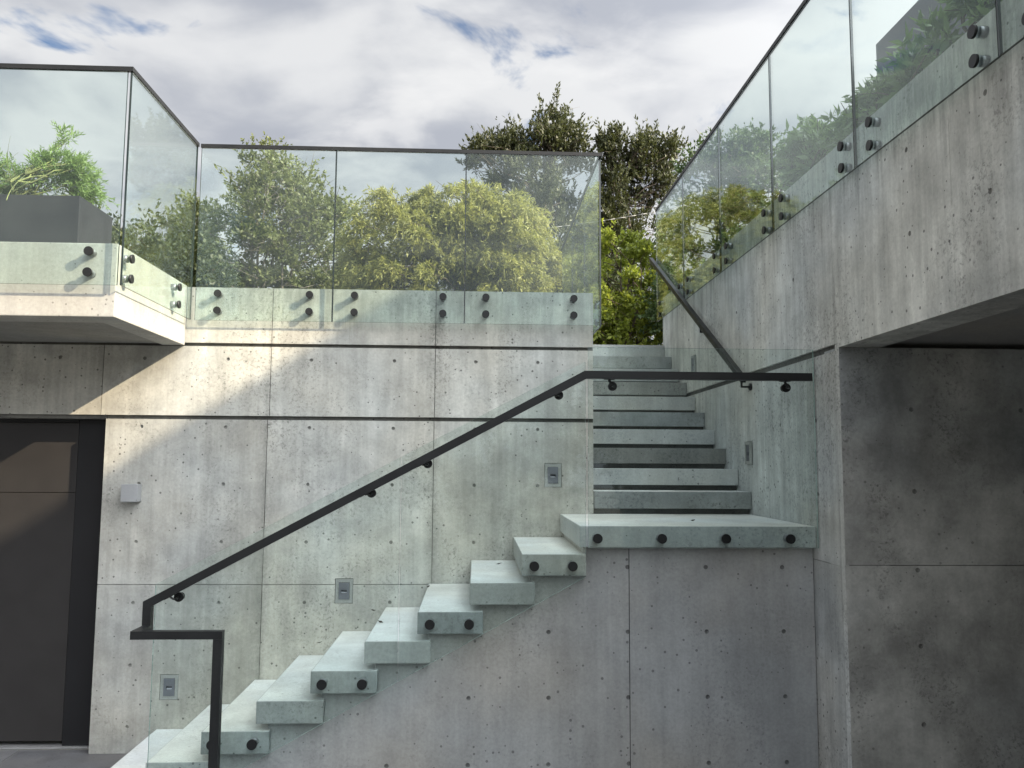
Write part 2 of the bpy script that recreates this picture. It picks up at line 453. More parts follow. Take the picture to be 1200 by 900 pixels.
rt = MB(); rt.box((XR + .245, -3, 3.302), (9.9, 9.5, ZT)); tag(rt.build('side_terrace', M['slab']), 'concrete terrace deck behind the right parapet wall', 'terrace')

# ---- stairs
def step_slab(a, b, tone, mat, parent, name='step', lbl=None):
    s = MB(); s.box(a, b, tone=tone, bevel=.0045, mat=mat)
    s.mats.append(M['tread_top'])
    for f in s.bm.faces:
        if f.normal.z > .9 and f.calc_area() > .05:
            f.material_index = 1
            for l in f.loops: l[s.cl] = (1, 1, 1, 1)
    o = s.build(name, mat); lay(o, parent)
    if lbl: o['label'] = lbl
    return o
ls = empty('floating_staircase', 'lower flight of thick floating concrete treads climbing right to a landing', 'staircase', loc=(-.6, DF, 0))
for i, (x0, x1, z) in enumerate(steps_low):
    dark = i % 2 == 0
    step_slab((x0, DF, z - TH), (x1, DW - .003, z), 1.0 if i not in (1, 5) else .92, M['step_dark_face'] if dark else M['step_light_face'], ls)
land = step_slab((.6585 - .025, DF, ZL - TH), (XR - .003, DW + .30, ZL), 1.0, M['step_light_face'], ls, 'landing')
us = empty('upper_staircase', 'upper flight of concrete steps between the two walls, going straight back', 'staircase', loc=(1.4, DW, ZL))
N0, RUN2, RIS2 = 6.2156, .313, .1693
for i in range(10):
    y = N0 + RUN2 * i; z = ZL + RIS2 * (i + 1)
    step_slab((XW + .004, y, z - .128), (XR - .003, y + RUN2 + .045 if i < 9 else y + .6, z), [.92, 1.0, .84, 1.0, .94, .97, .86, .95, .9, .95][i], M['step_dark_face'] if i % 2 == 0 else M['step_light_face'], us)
rs = MB()
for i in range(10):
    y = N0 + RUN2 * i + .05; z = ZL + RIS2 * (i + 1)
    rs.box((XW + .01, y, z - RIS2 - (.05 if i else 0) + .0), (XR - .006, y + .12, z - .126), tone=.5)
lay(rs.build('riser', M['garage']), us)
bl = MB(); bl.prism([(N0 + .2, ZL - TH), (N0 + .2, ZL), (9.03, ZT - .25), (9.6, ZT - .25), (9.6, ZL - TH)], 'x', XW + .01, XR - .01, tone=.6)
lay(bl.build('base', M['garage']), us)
# deck past the top step and the flank of the left garden wall along the flight
t_ = MB(); t_.box((XW + .004, 9.64, 3.1), (XR + .24, 11.0, ZT)); tag(t_.build('top_landing', M['step_light_face']), 'concrete slab at the head of the upper stairs', 'paving slab')

# ---- a few dead leaves on the treads
for k, (x, y, z, lb) in enumerate(((.17, 5.95, 1.36, 'second tread below the landing'), (-.33, 6.02, 1.19, 'third tread below the landing'), (-.62, 5.62, 1.02, 'fourth tread below the landing'), (-.72, 6.05, 1.02, 'fourth tread below the landing, against the wall'), (1.45, 5.5, 1.70, 'stair landing'), (-1.05, 5.8, .85, 'fifth tread below the landing'))):
    b = MB(); a = k * 1.3; c_, s_ = math.cos(a) * .024, math.sin(a) * .024
    P_ = [(x - c_, y - s_, z + .003), (x + s_ * .45, y - c_ * .45, z + .010), (x + c_, y + s_, z + .013), (x - s_ * .5, y + c_ * .5, z + .004)]
    vt = [b.bm.verts.new(p) for p in P_] + [b.bm.verts.new((x, y, z + .0015))]
    b._fin([b.bm.faces.new((vt[i], vt[(i + 1) % 4], vt[4])) for i in range(4)], 1, M['soil'])
    tag(b.build('fallen_leaf'), 'curled brown leaf on the ' + lb, 'leaf', 'dead leaves on the stairs')

# ---- step lights
def step_light(loc, rz, label):
    e = empty('step_light', label, 'light fixture', 'recessed step lights in the concrete walls', loc)
    e.rotation_euler.z = rz
    # built facing -Y around the origin, inside the 20 mm pocket
    s = MB()
    for a, b in (((-.063, .004, .062), (.063, .019, .087)), ((-.063, .004, -.087), (.063, .019, -.062)), ((-.063, .004, -.062), (-.040, .019, .062)), ((.040, .004, -.062), (.063, .019, .062))):
        s.box(a, b)
    s.build('grout_collar', M['plaster'], e)
    s = MB()
    for a, b in (((-.0385, -.002, .008), (.0385, .016, .061)), ((-.0385, -.002, -.061), (.0385, .016, -.018)), ((-.0385, -.002, -.018), (-.022, .016, .008)), ((.022, -.002, -.018), (.0385, .016, .008))):
        s.box(a, b)
    s.build('faceplate', M['lamp'], e)
    s = MB(); s.box((-.0215, .012, -.017), (.0215, .018, .007), mat=M['louver']); s.box((-.019, .005, -.0165), (.019, .0115, -.008), mat=M['lens'])
    s.build('lens', None, e)
    return e
step_light((.58, DW, 1.988), 0, 'recessed step light high on the main wall, beside the corner of the upper stairs')
step_light((-.956, DW, 1.137), 0, 'recessed step light in the main wall on the thin joint line above the middle treads')
step_light((-2.187, DW, .459), 0, 'recessed step light lowest on the main wall, left of the newel post')
step_light((XR, 6.245, 2.164), R(90), 'narrow recessed light low in the right wall beside the first upper steps')
step_light((XR, 7.80, 3.03), R(90), 'small recessed light in the right wall near the top of the upper stairs')

# ---- sconce
sc = empty('wall_sconce', 'small grey cube wall light on the concrete wall beside the dark door', 'light fixture', loc=(-2.505, DW, 1.845))
s = MB(); s.box((-2.565, DW - .075, 1.782), (-2.447, DW - .002, 1.908), bevel=.002); lay(s.build('housing', M['sconce']), sc)
s = MB(); s.box((-2.55, DW - .06, 1.779), (-2.462, DW - .015, 1.7815)); lay(s.build('lens', M['lens']), sc)

# ---- glass balustrades
def pane(p, q, z0, z1, parent, mat, edge, th=.013, name='glass_panel'):
    # vertical sheet between plan points p, q
    p = Vector((*p, 0)); q = Vector((*q, 0)); d = (q - p).normalized(); nrm = Vector((-d.y, d.x, 0)) * th / 2
    bm = MB(); vs = []
    for a, z in ((p, z0), (q, z0), (q, z1), (p, z1)):
        vs.append((a + Vector((0, 0, z))))
    return sheet([v for v in vs], nrm, parent, mat, edge, name)
def sheet(corners, nrm, parent, mat, edge, name='glass_panel'):
    b = MB(); f = [b.bm.verts.new(Vector(c) + nrm) for c in corners]; k = [b.bm.verts.new(Vector(c) - nrm) for c in corners]
    fs = [b.bm.faces.new(f), b.bm.faces.new(k[::-1])]; n = len(corners)
    es = [b.bm.faces.new((f[i], k[i], k[(i + 1) % n], f[(i + 1) % n])) for i in range(n)]
    bmesh.ops.recalc_face_normals(b.bm, faces=fs + es)
    b._fin(fs, 1, mat); b._fin(es, 1, edge)
    o = b.build(name); lay(o, parent); return o
def standoff(p, out, parent, gap=.034, r=.0275):
    # p on the concrete, out = unit vector out of the wall: steel stub, washer and dark disc
    p = Vector(p); o = Vector(out); b = MB()
    b.cyl(p, p + o * gap, r * .86, n=20, mat=M['steel']); b.cyl(p + o * (gap + .0135), p + o * (gap + .017), r * .8, n=20, mat=M['black'])
    b.cyl(p + o * (gap + .017), p + o * (gap + .030), r, n=24, mat=M['black'])
    ob = b.build('standoff'); lay(ob, parent); return ob
gy = DW - .041; ZB, ZR = 3.123, 4.462
# main wall
gb = empty('glass_balustrade', 'clear glass balustrade along the top of the main wall in front of the trees', 'glass railing', loc=(-.6, gy, ZB))
jx = [-2.108, -1.088, -.097, .929]
for i in range(3): pane((jx[i] + .005, gy), (jx[i + 1] - .005, gy), ZB, ZR - .016, gb, M['glass'], M['glass_edge'])
for x in (-1.937, -1.258, -.923, -.26, .064, .732):
    for z in (3.325, 3.197): standoff((x, DW, z), (0, -1, 0), gb)
b = MB(); b.bar([(-2.108, gy, ZR), (.942, gy, ZR), (.942, 8.95, ZR)], .024, .028); lay(b.build('top_rail', M['black']), gb)
for y0, y1 in ((6.20, 7.12), (7.13, 8.04), (8.05, 8.95)):
    pane((.942, y0), (.942, y1), ZB, ZR - .016, gb, M['glass'], M['glass_edge'])
for y in (6.45, 6.9, 7.35, 7.85, 8.3, 8.75):
    for z in (3.325, 3.197): standoff((XW, y, z), (1, 0, 0), gb)
# flank wall to carry those standoffs
for x in jx[1:-1]:
    b = MB(); b.box((x - .0045, gy - .004, ZB), (x + .0045, gy + .005, ZR - .016)); lay(b.build('gasket', M['glass_edge']), gb)
# terrace box
gx = XL + .047; gfy = DL - .041
tb = empty('glass_balustrade', 'glass balustrade round the corner of the cantilevered terrace at upper left', 'glass railing', loc=(gx, gfy, ZB))
pane((-3.47, gfy), (gx - .022, gfy), ZB, ZR - .010, tb, M['glass'], M['glass_edge'])
pane((-5.0, gfy), (-3.48, gfy), ZB, ZR - .010, tb, M['glass'], M['glass_edge'])
pane((gx, gfy), (gx, gy - .012), ZB, ZR - .010, tb, M['glass'], M['glass_edge'])
for x in (-2.325, -3.3, -3.62, -4.8):
    for z in (3.325, 3.197): standoff((x, DL, z), (0, -1, 0), tb)
for y in (5.07, 5.89):
    for z in (3.312, 3.187): standoff((XL, y, z), (1, 0, 0), tb)
b = MB(); b.bar([(-5.0, gfy, ZR + .006), (gx, gfy, ZR + .006), (gx, gy - .002, ZR + .006)], .024, .028); lay(b.build('top_rail', M['black']), tb)
# right wall
rx = XR - .041; ZB2, ZR2 = 3.69, 4.99
rb = empty('glass_balustrade', 'long glass balustrade on the right parapet wall rising out of the picture', 'glass railing', loc=(rx, 5, ZB2))
jy = [-.6, .6, 1.81, 3.03, 4.275, 5.525, 6.76, 8.0, 9.22]
for i in range(8): pane((rx, jy[i] + .006), (rx, jy[i + 1] - .006), ZB2, ZR2 - .014, rb, M['glass'], M['glass_edge'])
for i in range(8):
    for y in (jy[i] + .145, jy[i + 1] - .19):
        for z in (3.868, 3.742): standoff((XR, y, z), (-1, 0, 0), rb)
for y in jy[1:-1]:
    b = MB(); b.box((rx - .005, y - .0055, ZB2), (rx + .004, y + .0055, ZR2 - .014)); lay(b.build('gasket', M['glass_edge']), rb)
b = MB(); b.bar([(rx, -.6, ZR2), (rx, 9.22, ZR2)], .024, .028); lay(b.build('top_rail', M['black']), rb)
# stair glass
sy = DF - .041
sg = empty('stair_glass_balustrade', 'greenish glass screen in front of the floating treads and landing', 'glass railing', loc=(-.6, sy, .5))
NR = Vector((0, .0065, 0))
def zt(x): return 1.36 + (x + 1.862) * (2.70 - 1.36) / (.667 + 1.862)
def zb(x): return 1.405 + (x - .667) * (.5445)
def S(x, z): return (x, sy, z)
sheet([S(-1.862, .03), S(-1.862, zt(-1.862)), S(-.449, zt(-.449)), S(-.449, zb(-.449)), S(-1.9 + .02 + .0 if False else -1.78, max(.03, zb(-1.78)))][::-1], NR, sg, M['glass_stair'], M['glass_edge_pale'])
sheet([S(-.441, zb(-.441)), S(-.441, zt(-.441)), S(.664, zt(.664)), S(.664, zb(.664))][::-1], NR, sg, M['glass_stair'], M['glass_edge_pale'])
sheet([S(.682, ZL - TH + .002), S(.682, 2.79), S(2.086, 2.79), S(2.086, ZL - TH + .002)][::-1], NR, sg, M['glass_stair'], M['glass_edge_pale'])
for x, z in ((.735, 1.63), (1.125, 1.63), (1.515, 1.63), (1.91, 1.63), (.355, 1.466), (.585, 1.466), (-.262, 1.128), (-.03, 1.128), (-.883, .788), (-.65, .788), (-1.50, .455), (-1.272, .455)):
    standoff((x, DF, z), (0, -1, 0), sg, r=.029)

# ---- main handrail
HY = DF - .115
hr = empty('stair_handrail', 'black square handrail climbing the glass, with an open rectangular newel at its foot', 'handrail', loc=(-1.87, HY, 1))
q0 = (2.040, HY, 2.610); q1 = (.655, HY, 2.610); q2 = (-1.872, HY, 1.262); q3 = (-1.872, HY, 1.118); q4 = (-1.872, HY - .155, 1.118); q5 = (-1.415, HY - .155, 1.118); q6 = (-1.452, HY - .155, 0)
b = MB(); b.bar([q0, q1, q2, (q3[0], HY, 1.095)], .045, .047); lay(b.build('rail', M['black']), hr)
b = MB(); b.box((q3[0] - .0245, HY - .155 - .0225, 1.095), (q3[0] + .0245, HY + .0225, 1.14)); b.box((q3[0] + .0245, HY - .155 - .0225, 1.0955), (-1.395, HY - .155 + .0225, 1.1395)); lay(b.build('return_bar', M['black']), hr)
b = MB(); b.box((-1.4445, HY - .155 - .0228, 0), (-1.3945, HY - .155 + .0228, 1.0953)); lay(b.build('newel_post', M['black']), hr)
def on_rail(x):
    if x > .655: return 2.610
    return 1.262 + (x + 1.872) * (2.610 - 1.262) / (.655 + 1.872)
for x, z, sl in ((-1.722, 1.289, 1), (-.619, 1.895, 1), (-.288, 2.071, 1), (.5, 2.49, 1), (.829, 2.548, 0), (1.906, 2.550, 0)):
    sx = x - .03; b = MB(); zr = on_rail(sx) - .024
    gp = sy - .0075
    b.cyl((x, gp + .0005, z), (x, gp - .014, z), .0275, n=24); b.cyl((x, gp + .0135 + .0015, z), (x, gp + .026, z), .024, n=24)
    b.bar([(x, gp - .014, z), (x, HY + .012, z - .006), (x - .012, HY, z - .002), (sx, HY, zr - .004)], .011, .011, up=(1, 0, 0))
    th = math.atan(.5334) if sl else 0
    b.box((sx - .032, HY - .012, zr - .0045), (sx + .032, HY + .012, zr - .0005), rot=Matrix.Rotation(-th, 3, 'Y'))
    ob = b.build('bracket', M['black']); lay(ob, hr)

# ---- wall handrail of the upper flight
h2 = empty('wall_handrail', 'slim black handrail fixed to the right wall above the upper steps', 'handrail', loc=(XR, 7, 3))
RX = XR - .075
b = MB(); b.bar([(RX, 6.13, 2.715), (RX, 9.38, 4.455)], .04, .045); lay(b.build('rail', M['black']), h2)
for y in (6.18, 7.3, 8.5):
    z = 2.715 + (y - 6.13) * .5354 - .03
    b = MB(); b.cyl((XR - .001, y, z - .045), (XR - .014, y, z - .045), .0275, n=24); b.bar([(XR - .012, y, z - .045), (RX, y, z - .045), (RX, y, z + .012)], .013, .013, up=(0, 1, 0)); lay(b.build('bracket', M['black']), h2)

# ---- foliage
LEAF = {
 'wispy': leafmat('wispy_leaf', (.05, .062, .022), (.19, .215, .095), .36),
 'bamboo': leafmat('feathery_yellow_green_leaf', (.06, .075, .018), (.38, .375, .12), .38),
 'olive': leafmat('olive_brown_leaf', (.028, .032, .012), (.075, .085, .032), .25),
 'bright': leafmat('bright_lime_leaf', (.05, .075, .012), (.37, .43, .08), .4),
 'mid': leafmat('mid_green_leaf', (.035, .060, .022), (.10, .155, .062), .28),
 'dark': leafmat('dark_shrub_leaf', (.018, .028, .012), (.07, .085, .03), .2),
 'fresh': leafmat('fresh_planter_leaf', (.06, .12, .03), (.25, .35, .14), .45),
 'laurel': leafmat('laurel_leaf', (.07, .11, .045), (.22, .31, .14), .35, .3),
}
BARK = {'grey': bark('grey_bark', (.16, .145, .12)), 'brown': bark('brown_bark', (.085, .065, .045)), 'green': bark('green_culm', (.12, .14, .05))}

def leaf_mesh(name, pos, dirs, size, aspect, mat, parent, jitter=.8):
    n = len(pos)
    d = dirs + rng.normal(0, jitter, (n, 3)); d /= np.linalg.norm(d, axis=1)[:, None] + 1e-9
    r = rng.normal(0, 1, (n, 3)); s = np.cross(d, r); s /= np.linalg.norm(s, axis=1)[:, None] + 1e-9
    nn = np.cross(d, s)
    L = size * rng.uniform(.6, 1.35, n)[:, None]; W = L * aspect
    a = pos; b_ = pos + d * L * .45 + s * W * .5 + nn * L * .04; c = pos + d * L + nn * L * -.06; e = pos + d * L * .45 - s * W * .5 + nn * L * .04
    V = np.stack([a, b_, c, e], 1).reshape(-1, 3)
    me = bpy.data.meshes.new(name)
    me.vertices.add(n * 4); me.vertices.foreach_set('co', V.astype(np.float32).ravel())
    me.loops.add(n * 4); me.loops.foreach_set('vertex_index', np.arange(n * 4, dtype=np.int32))
    me.polygons.add(n); me.polygons.foreach_set('loop_start', np.arange(0, n * 4, 4, dtype=np.int32)); me.polygons.foreach_set('loop_total', np.full(n, 4, dtype=np.int32))
    me.update(); me.validate(); me.materials.append(mat)
    o = bpy.data.objects.new(name, me); col.objects.link(o); lay(o, parent); return o

class Tubes:
    def __init__(s): s.V = []; s.F = []; s.n = 0
    def limb(s, p, q, r0, r1, bend=.12, n=5, k=6):
        p = np.array(p, float); q = np.array(q, float); d = q - p; L = np.linalg.norm(d) + 1e-9; d = d / L
        t = np.linspace(0, 1, n + 1)[:, None]
        off = rng.normal(0, 1, 3) * np.array([1, 1, .5]) * L * bend
        off2 = rng.normal(0, 1, 3) * L * bend * .35
        P = p + (q - p) * t + off * np.sin(np.pi * t) + off2 * np.sin(2 * np.pi * t)
        a = np.cross(d, [.3, .2, 1.0] if abs(d[2]) < .9 else [1, .2, 0]); a /= np.linalg.norm(a); b = np.cross(d, a)
        th = np.linspace(0, 2 * np.pi, k, endpoint=False)
        ring = np.cos(th)[:, None] * a + np.sin(th)[:, None] * b
        rad = (r0 + (r1 - r0) * t)
        V = P[:, None, :] + ring[None] * rad[:, None, :]
        s.V.append(V.reshape(-1, 3)); m = np.arange(k); m2 = (m + 1) % k
        for i in range(n):
            s.F.append(np.stack([m + i * k, m2 + i * k, m2 + (i + 1) * k, m + (i + 1) * k], 1) + s.n)
        s.n += (n + 1) * k
        return [Vector(x) for x in P]
    def build(s, name, mat):
        V = np.concatenate(s.V).astype(np.float32); F = np.concatenate(s.F).astype(np.int32); nf = len(F)
        me = bpy.data.meshes.new(name); me.vertices.add(len(V)); me.vertices.foreach_set('co', V.ravel())
        me.loops.add(nf * 4); me.loops.foreach_set('vertex_index', F.ravel())
        me.polygons.add(nf); me.polygons.foreach_set('loop_start', np.arange(0, nf * 4, 4, dtype=np.int32)); me.polygons.foreach_set('loop_total', np.full(nf, 4, dtype=np.int32))
        me.polygons.foreach_set('use_smooth', np.ones(nf, dtype=bool)); me.update(); me.materials.append(mat)
        o = bpy.data.objects.new(name, me); col.objects.link(o); return o
def limb(b, p, q, r0, r1, bend=.12, n=5): return b.limb(p, q, r0, r1, bend, n)

def tree(name, label, cat, base, blobs, leaf, bk, nclump, per, lsize, aspect=.42, spread=.33, droop=0.0, trunk_r=.12, trunks=1, group=None, twigs=3, shell=.5, jitter=.8, upw=.35, lpt=12):
    # blobs: ellipsoids (cx, cy, cz, rx, ry, rz, weight) that shape the crown
    base = Vector(base); e = empty(name, label, cat, group, base)
    wts = np.array([bl_[6] for bl_ in blobs]); wts = wts / wts.sum()
    cs = []
    for k in range(nclump):
        bl_ = blobs[rng.choice(len(blobs), p=wts)]
        v = rng.normal(0, 1, 3); v /= np.linalg.norm(v); rad = (shell + (1 - shell) * rng.random()) ** .5 * rng.uniform(.82, 1.08)
        c = np.array(bl_[:3]) + v * rad * np.array(bl_[3:6]); cs.append(c)
    cs = np.array(cs)
    ztop = cs[:, 2].max()
    b = Tubes(); hubs = []
    cxy = cs.mean(0)
    for t in range(trunks):
        o = Vector((random.uniform(-1, 1), random.uniform(-1, 1), 0)) * (.25 if trunks > 1 else 0) * max(.4, trunks * .25)
        tip = Vector((cxy[0] + random.gauss(0, .5) * (blobs[0][3]) * .6, cxy[1] + random.gauss(0, .3), base.z + (ztop - base.z) * random.uniform(.72, .92)))
        hubs += limb(b, base + o, tip, trunk_r, trunk_r * .2, .05, 9)[2:]
    H = np.array([list(h) for h in hubs])
    for c in cs:
        dd = np.linalg.norm(H - c, axis=1) + np.maximum(0, H[:, 2] - c[2] + .2) * 1.5
        h = hubs[int(dd.argmin())]
        L = (Vector(c) - h).length
        limb(b, h, Vector(c), max(.008, trunk_r * .22 * min(1, L)), .004 + .002 * trunk_r * 10, .10, 4)
        for k in range(twigs):
            limb(b, Vector(c) + (h - Vector(c)) * random.uniform(0, .35), Vector(c) + Vector(rng.normal(0, spread * .8, 3)), .006, .002, .1, 2)
    lay(b.build('trunk', BARK[bk]), e)
    # leaves ride on short twigs that leave each clump outward and upward, then bow under gravity
    ctr = np.array([cxy[0], cxy[1], cs[:, 2].min() + .25 * (ztop - cs[:, 2].min())])
    tw = max(3, int(per / lpt)); nt_ = nclump * tw
    ci = np.repeat(np.arange(nclump), tw)
    od = cs[ci] - ctr; od /= np.linalg.norm(od, axis=1)[:, None] + 1e-9
    vary = rng.uniform(.5, 1.3, nclump)[ci][:, None]
    td = od * .75 + np.array([0, 0, upw]) + rng.normal(0, .62, (nt_, 3)); td /= np.linalg.norm(td, axis=1)[:, None]
    tl_ = spread * 1.35 * rng.uniform(.45, 1.3, (nt_, 1)) * vary
    st_ = cs[ci] + rng.normal(0, spread * .28, (nt_, 3))
    T = (rng.random((nt_, lpt)) * 1.0)[:, :, None]
    g_ = np.array([0, 0, -1.0]) * droop
    pos = st_[:, None, :] + td[:, None, :] * tl_[:, None, :] * T + g_ * tl_[:, None, :] * T ** 2 * 1.1
    dirs = td[:, None, :] + g_ * 2.2 * T
    pos = (pos + rng.normal(0, lsize * .12, pos.shape)).reshape(-1, 3); dirs = dirs.reshape(-1, 3); dirs /= np.linalg.norm(dirs, axis=1)[:, None] + 1e-9
    leaf_mesh('crown', pos, dirs, lsize, aspect, LEAF[leaf], e, jitter)
    return e

GZ = ZT - .06
GT = 'trees beyond the terrace'
tree('wispy_tree', 'tall airy grey green tree with many thin stems behind the left glass', 'tree', (-4.2, 16, GZ),
     [(-4.05, 16, 6.9, 1.15, 1.1, 1.15, 3), (-5.45, 15.6, 5.7, 0.7, 0.9, 0.85, 1.2), (-2.95, 16, 6.3, 0.7, 0.8, 1.1, 1.6), (-4.05, 16, 5.1, 1.8, 1.1, 1.1, 2.4), (-4.15, 16, 7.9, 0.35, 0.5, 0.25, 0.3)], 'wispy', 'grey', 230, 200, .075, .5, .30, .15, .05, 6, GT, 3, .15, .8, .25, 14)
tree('wispy_tree', 'smaller airy tree, pale green, behind the corner where the left glass turns', 'tree', (-5.9, 17, GZ),
     [(-5.9, 17, 6.6, .6, .7, .9, 2), (-5.4, 17, 5.7, .8, .7, .8, 2), (-6.6, 17, 5.9, .5, .6, .6, 1)], 'wispy', 'grey', 100, 150, .08, .5, .28, .15, .045, 4, GT, 3, .15, .8, .25, 14)
tree('feathery_tree', 'dense feathery yellow green weeping tree in the middle behind the glass', 'tree', (-.5, 13.2, GZ),
     [(-1.05, 13.2, 5.45, 1.15, 1.0, 1.0, 3), (-.3, 13.2, 5.75, .95, .9, .85, 2), (.3, 13.2, 5.5, 1.0, 1.0, .95, 3), (.9, 13.0, 5.1, .5, .7, .6, 1), (-1.7, 13.2, 4.8, .6, .8, .9, 1.3), (-.4, 13, 4.7, 1.6, .9, 1.0, 2)], 'bamboo', 'brown', 460, 330, .080, .20, .20, .8, .04, 5, GT, 1, .6, .50, .1, 16)
OL = ('olive', 'brown')
tree('olive_tree', 'tall dark olive brown tree with broad crown, left of the gap above the stairs', 'tree', (2.0, 24, GZ),
     [(1.1, 24, 11.5, 0.7, 0.9, 0.7, 1.5), (2.2, 24, 11.7, 0.6, 0.9, 0.8, 1.6), (0.2, 24, 11.1, 0.6, 0.8, 0.35, 0.7), (2.9, 24, 11.3, 0.4, 0.8, 0.7, 0.9), (1.5, 24, 10.5, 1.3, 1, 0.6, 2), (2.0, 24, 9.3, 1.5, 1.3, 1.2, 2.4), (2.2, 24, 7.3, 1.6, 1.3, 1.6, 2.2)], *OL, 170, 230, .115, .42, .42, .0, .10, 4, GT, 3, .1, .5, .9, 20)
tree('olive_tree', 'tall dark olive brown tree with upright twigs rising over the bright green shrub', 'tree', (4.0, 24, GZ),
     [(4.0, 24, 11.45, 0.4, 0.8, 0.7, 1.3), (4.9, 24, 11.25, 0.5, 0.8, 0.65, 1.1), (5.7, 24, 11.25, 0.4, 0.8, 0.5, 0.8), (5.3, 24, 10.25, 0.8, 0.8, 0.6, 1.1), (4.0, 24, 9.85, 0.9, 1, 1.2, 2.4), (3.6, 24, 8.25, 1.2, 1, 1.2, 2.4), (4.9, 24, 8.85, 0.7, 0.8, 0.7, 0.8), (3.9, 24, 6.65, 1.4, 1, 1.0, 1.6)], *OL, 160, 230, .115, .42, .42, .0, .10, 4, GT, 3, .1, .5, .9, 20)
tree('lime_shrub', 'sunlit bright lime green shrub seen through the gap at the top of the stairs', 'shrub', (2.5, 13.6, GZ),
     [(2.4, 13.6, 5.1, .75, .8, .85, 3), (2.9, 13.6, 4.5, .8, .8, .9, 2), (2.0, 13.6, 4.1, .7, .8, .7, 2), (2.6, 13.4, 3.9, .9, .7, .55, 2)], 'bright', 'brown', 150, 240, .072, .5, .17, .1, .04, 4, GT, 2, .55, .8, .5, 12)
tree('garden_tree', 'mid green small tree with slim trunk behind the right glass', 'tree', (4.1, 13, GZ),
     [(4.0, 13, 6.55, .75, .8, .85, 3), (4.8, 13, 6.3, .6, .7, .85, 2), (3.45, 13, 5.9, .4, .7, .6, 1), (3.2, 12.6, 4.5, .5, .6, .6, 1), (4.4, 13, 7.2, .4, .5, .3, .7), (4.2, 13, 5.4, .6, .6, .5, .8)], 'mid', 'grey', 150, 200, .07, .5, .24, .1, .045, 3, GT, 3, .15, .7, .4, 12)
tree('garden_tree', 'pale thin foliage low behind the far end of the right glass', 'tree', (4.6, 19, GZ),
     [(4.2, 19, 6.3, .9, .8, 1.1, 2), (5.4, 19, 5.6, 1, .8, 1.2, 1)], 'mid', 'grey', 50, 90, .09, .5, .34, .05, .06, 3, GT, 3, .3)
SG = 'shrubs along the back of the garden'
tree('dark_shrub', 'dark green shrub low behind the corner of the left terrace glass', 'shrub', (-6.2, 14.4, GZ),
     [(-6.2, 14.4, 5.2, 1.2, .9, .9, 2), (-5.0, 14.2, 4.9, .8, .8, .9, 1.7), (-6.9, 14.4, 5.4, .6, .8, .8, 1)], 'dark', 'brown', 150, 200, .09, .5, .30, .0, .06, 4, SG, 2, .4)
tree('dark_shrub', 'dark green shrub filling in below the wispy tree', 'shrub', (-3.7, 17.6, GZ),
     [(-4.4, 17.6, 5.2, 1.5, .8, .9, 2), (-2.6, 17.6, 5.3, 1.2, .8, 1.1, 1.5)], 'wispy', 'brown', 130, 200, .10, .5, .34, .0, .06, 4, SG, 2, .4)
tree('dark_shrub', 'blue green shrub low between the feathery tree and the gap', 'shrub', (1.5, 16, GZ),
     [(1.2, 16, 4.9, 1.0, .7, 1.0, 2), (2.2, 16, 5.1, .7, .7, 1.0, 1.2)], 'dark', 'brown', 110, 200, .10, .5, .32, .0, .06, 4, SG, 2, .4)
tree('planter_bamboo', 'fresh green bamboo with pointed leaves in the charcoal planter at far left', 'plant', (-3.62, 6.92, 4.10),
     [(-3.55, 6.95, 4.50, .30, .2, .14, 3), (-4.0, 6.95, 4.45, .40, .2, .18, 2), (-3.36, 6.95, 4.36, .14, .13, .10, 1.2), (-3.52, 6.95, 4.78, .03, .04, .10, .4)], 'fresh', 'green', 110, 84, .046, .19, .095, .25, .004, 9, 'plants on the terraces', 0, .1, .6, .6, 12)
tree('laurel_plant', 'glossy leaved laurel behind the right glass, nearer and in front of the grey planter', 'plant', (2.40, 4.2, ZT),
     [(2.36, 4.5, 4.10, .10, .5, .18, 3), (2.36, 3.7, 4.14, .10, .45, .24, 2)], 'laurel', 'brown', 70, 50, .085, .32, .10, .1, .012, 4, 'plants on the terraces', 1, .3)
tree('laurel_plant', 'glossy leaved laurel behind the right glass, just beyond the grey planter', 'plant', (2.42, 5.7, ZT),
     [(2.38, 5.75, 4.26, .10, .35, .18, 2), (2.38, 5.3, 4.16, .10, .3, .16, 1)], 'laurel', 'brown', 50, 50, .085, .32, .10, .1, .012, 4, 'plants on the terraces', 1, .3)
# unseen trees added behind the camera to darken what the glass reflects
for k, (x, y, h) in enumerate(((-15, -19, 6.0), (-9.5, -21, 7.5), (-4, -20, 6.2), (1.2, -21, 5.6), (6.5, -20, 6.6), (12, -22, 8.0))):
    tree('unseen_tree', ['unseen bushy dark tree at the far left end of the added row', 'unseen tall dark green tree, second from left in the added row', 'unseen dark green tree, third from left in the added row', 'unseen lowest dark green tree in the added row', 'unseen dark green tree, second from right in the added row', 'unseen tallest dark green tree, at the right end of the added row'][k], 'tree', (x, y, 0),
         [(x, y, h * .5, 2.5, 1.5, h * .42, 3), (x + .8, y, h * .8, 1.2, 1.2, h * .2, 1)], 'dark', 'brown', 70, 90, .42, .5, .8, .0, .16, 2, 'unseen trees added behind the camera', 0, .5)

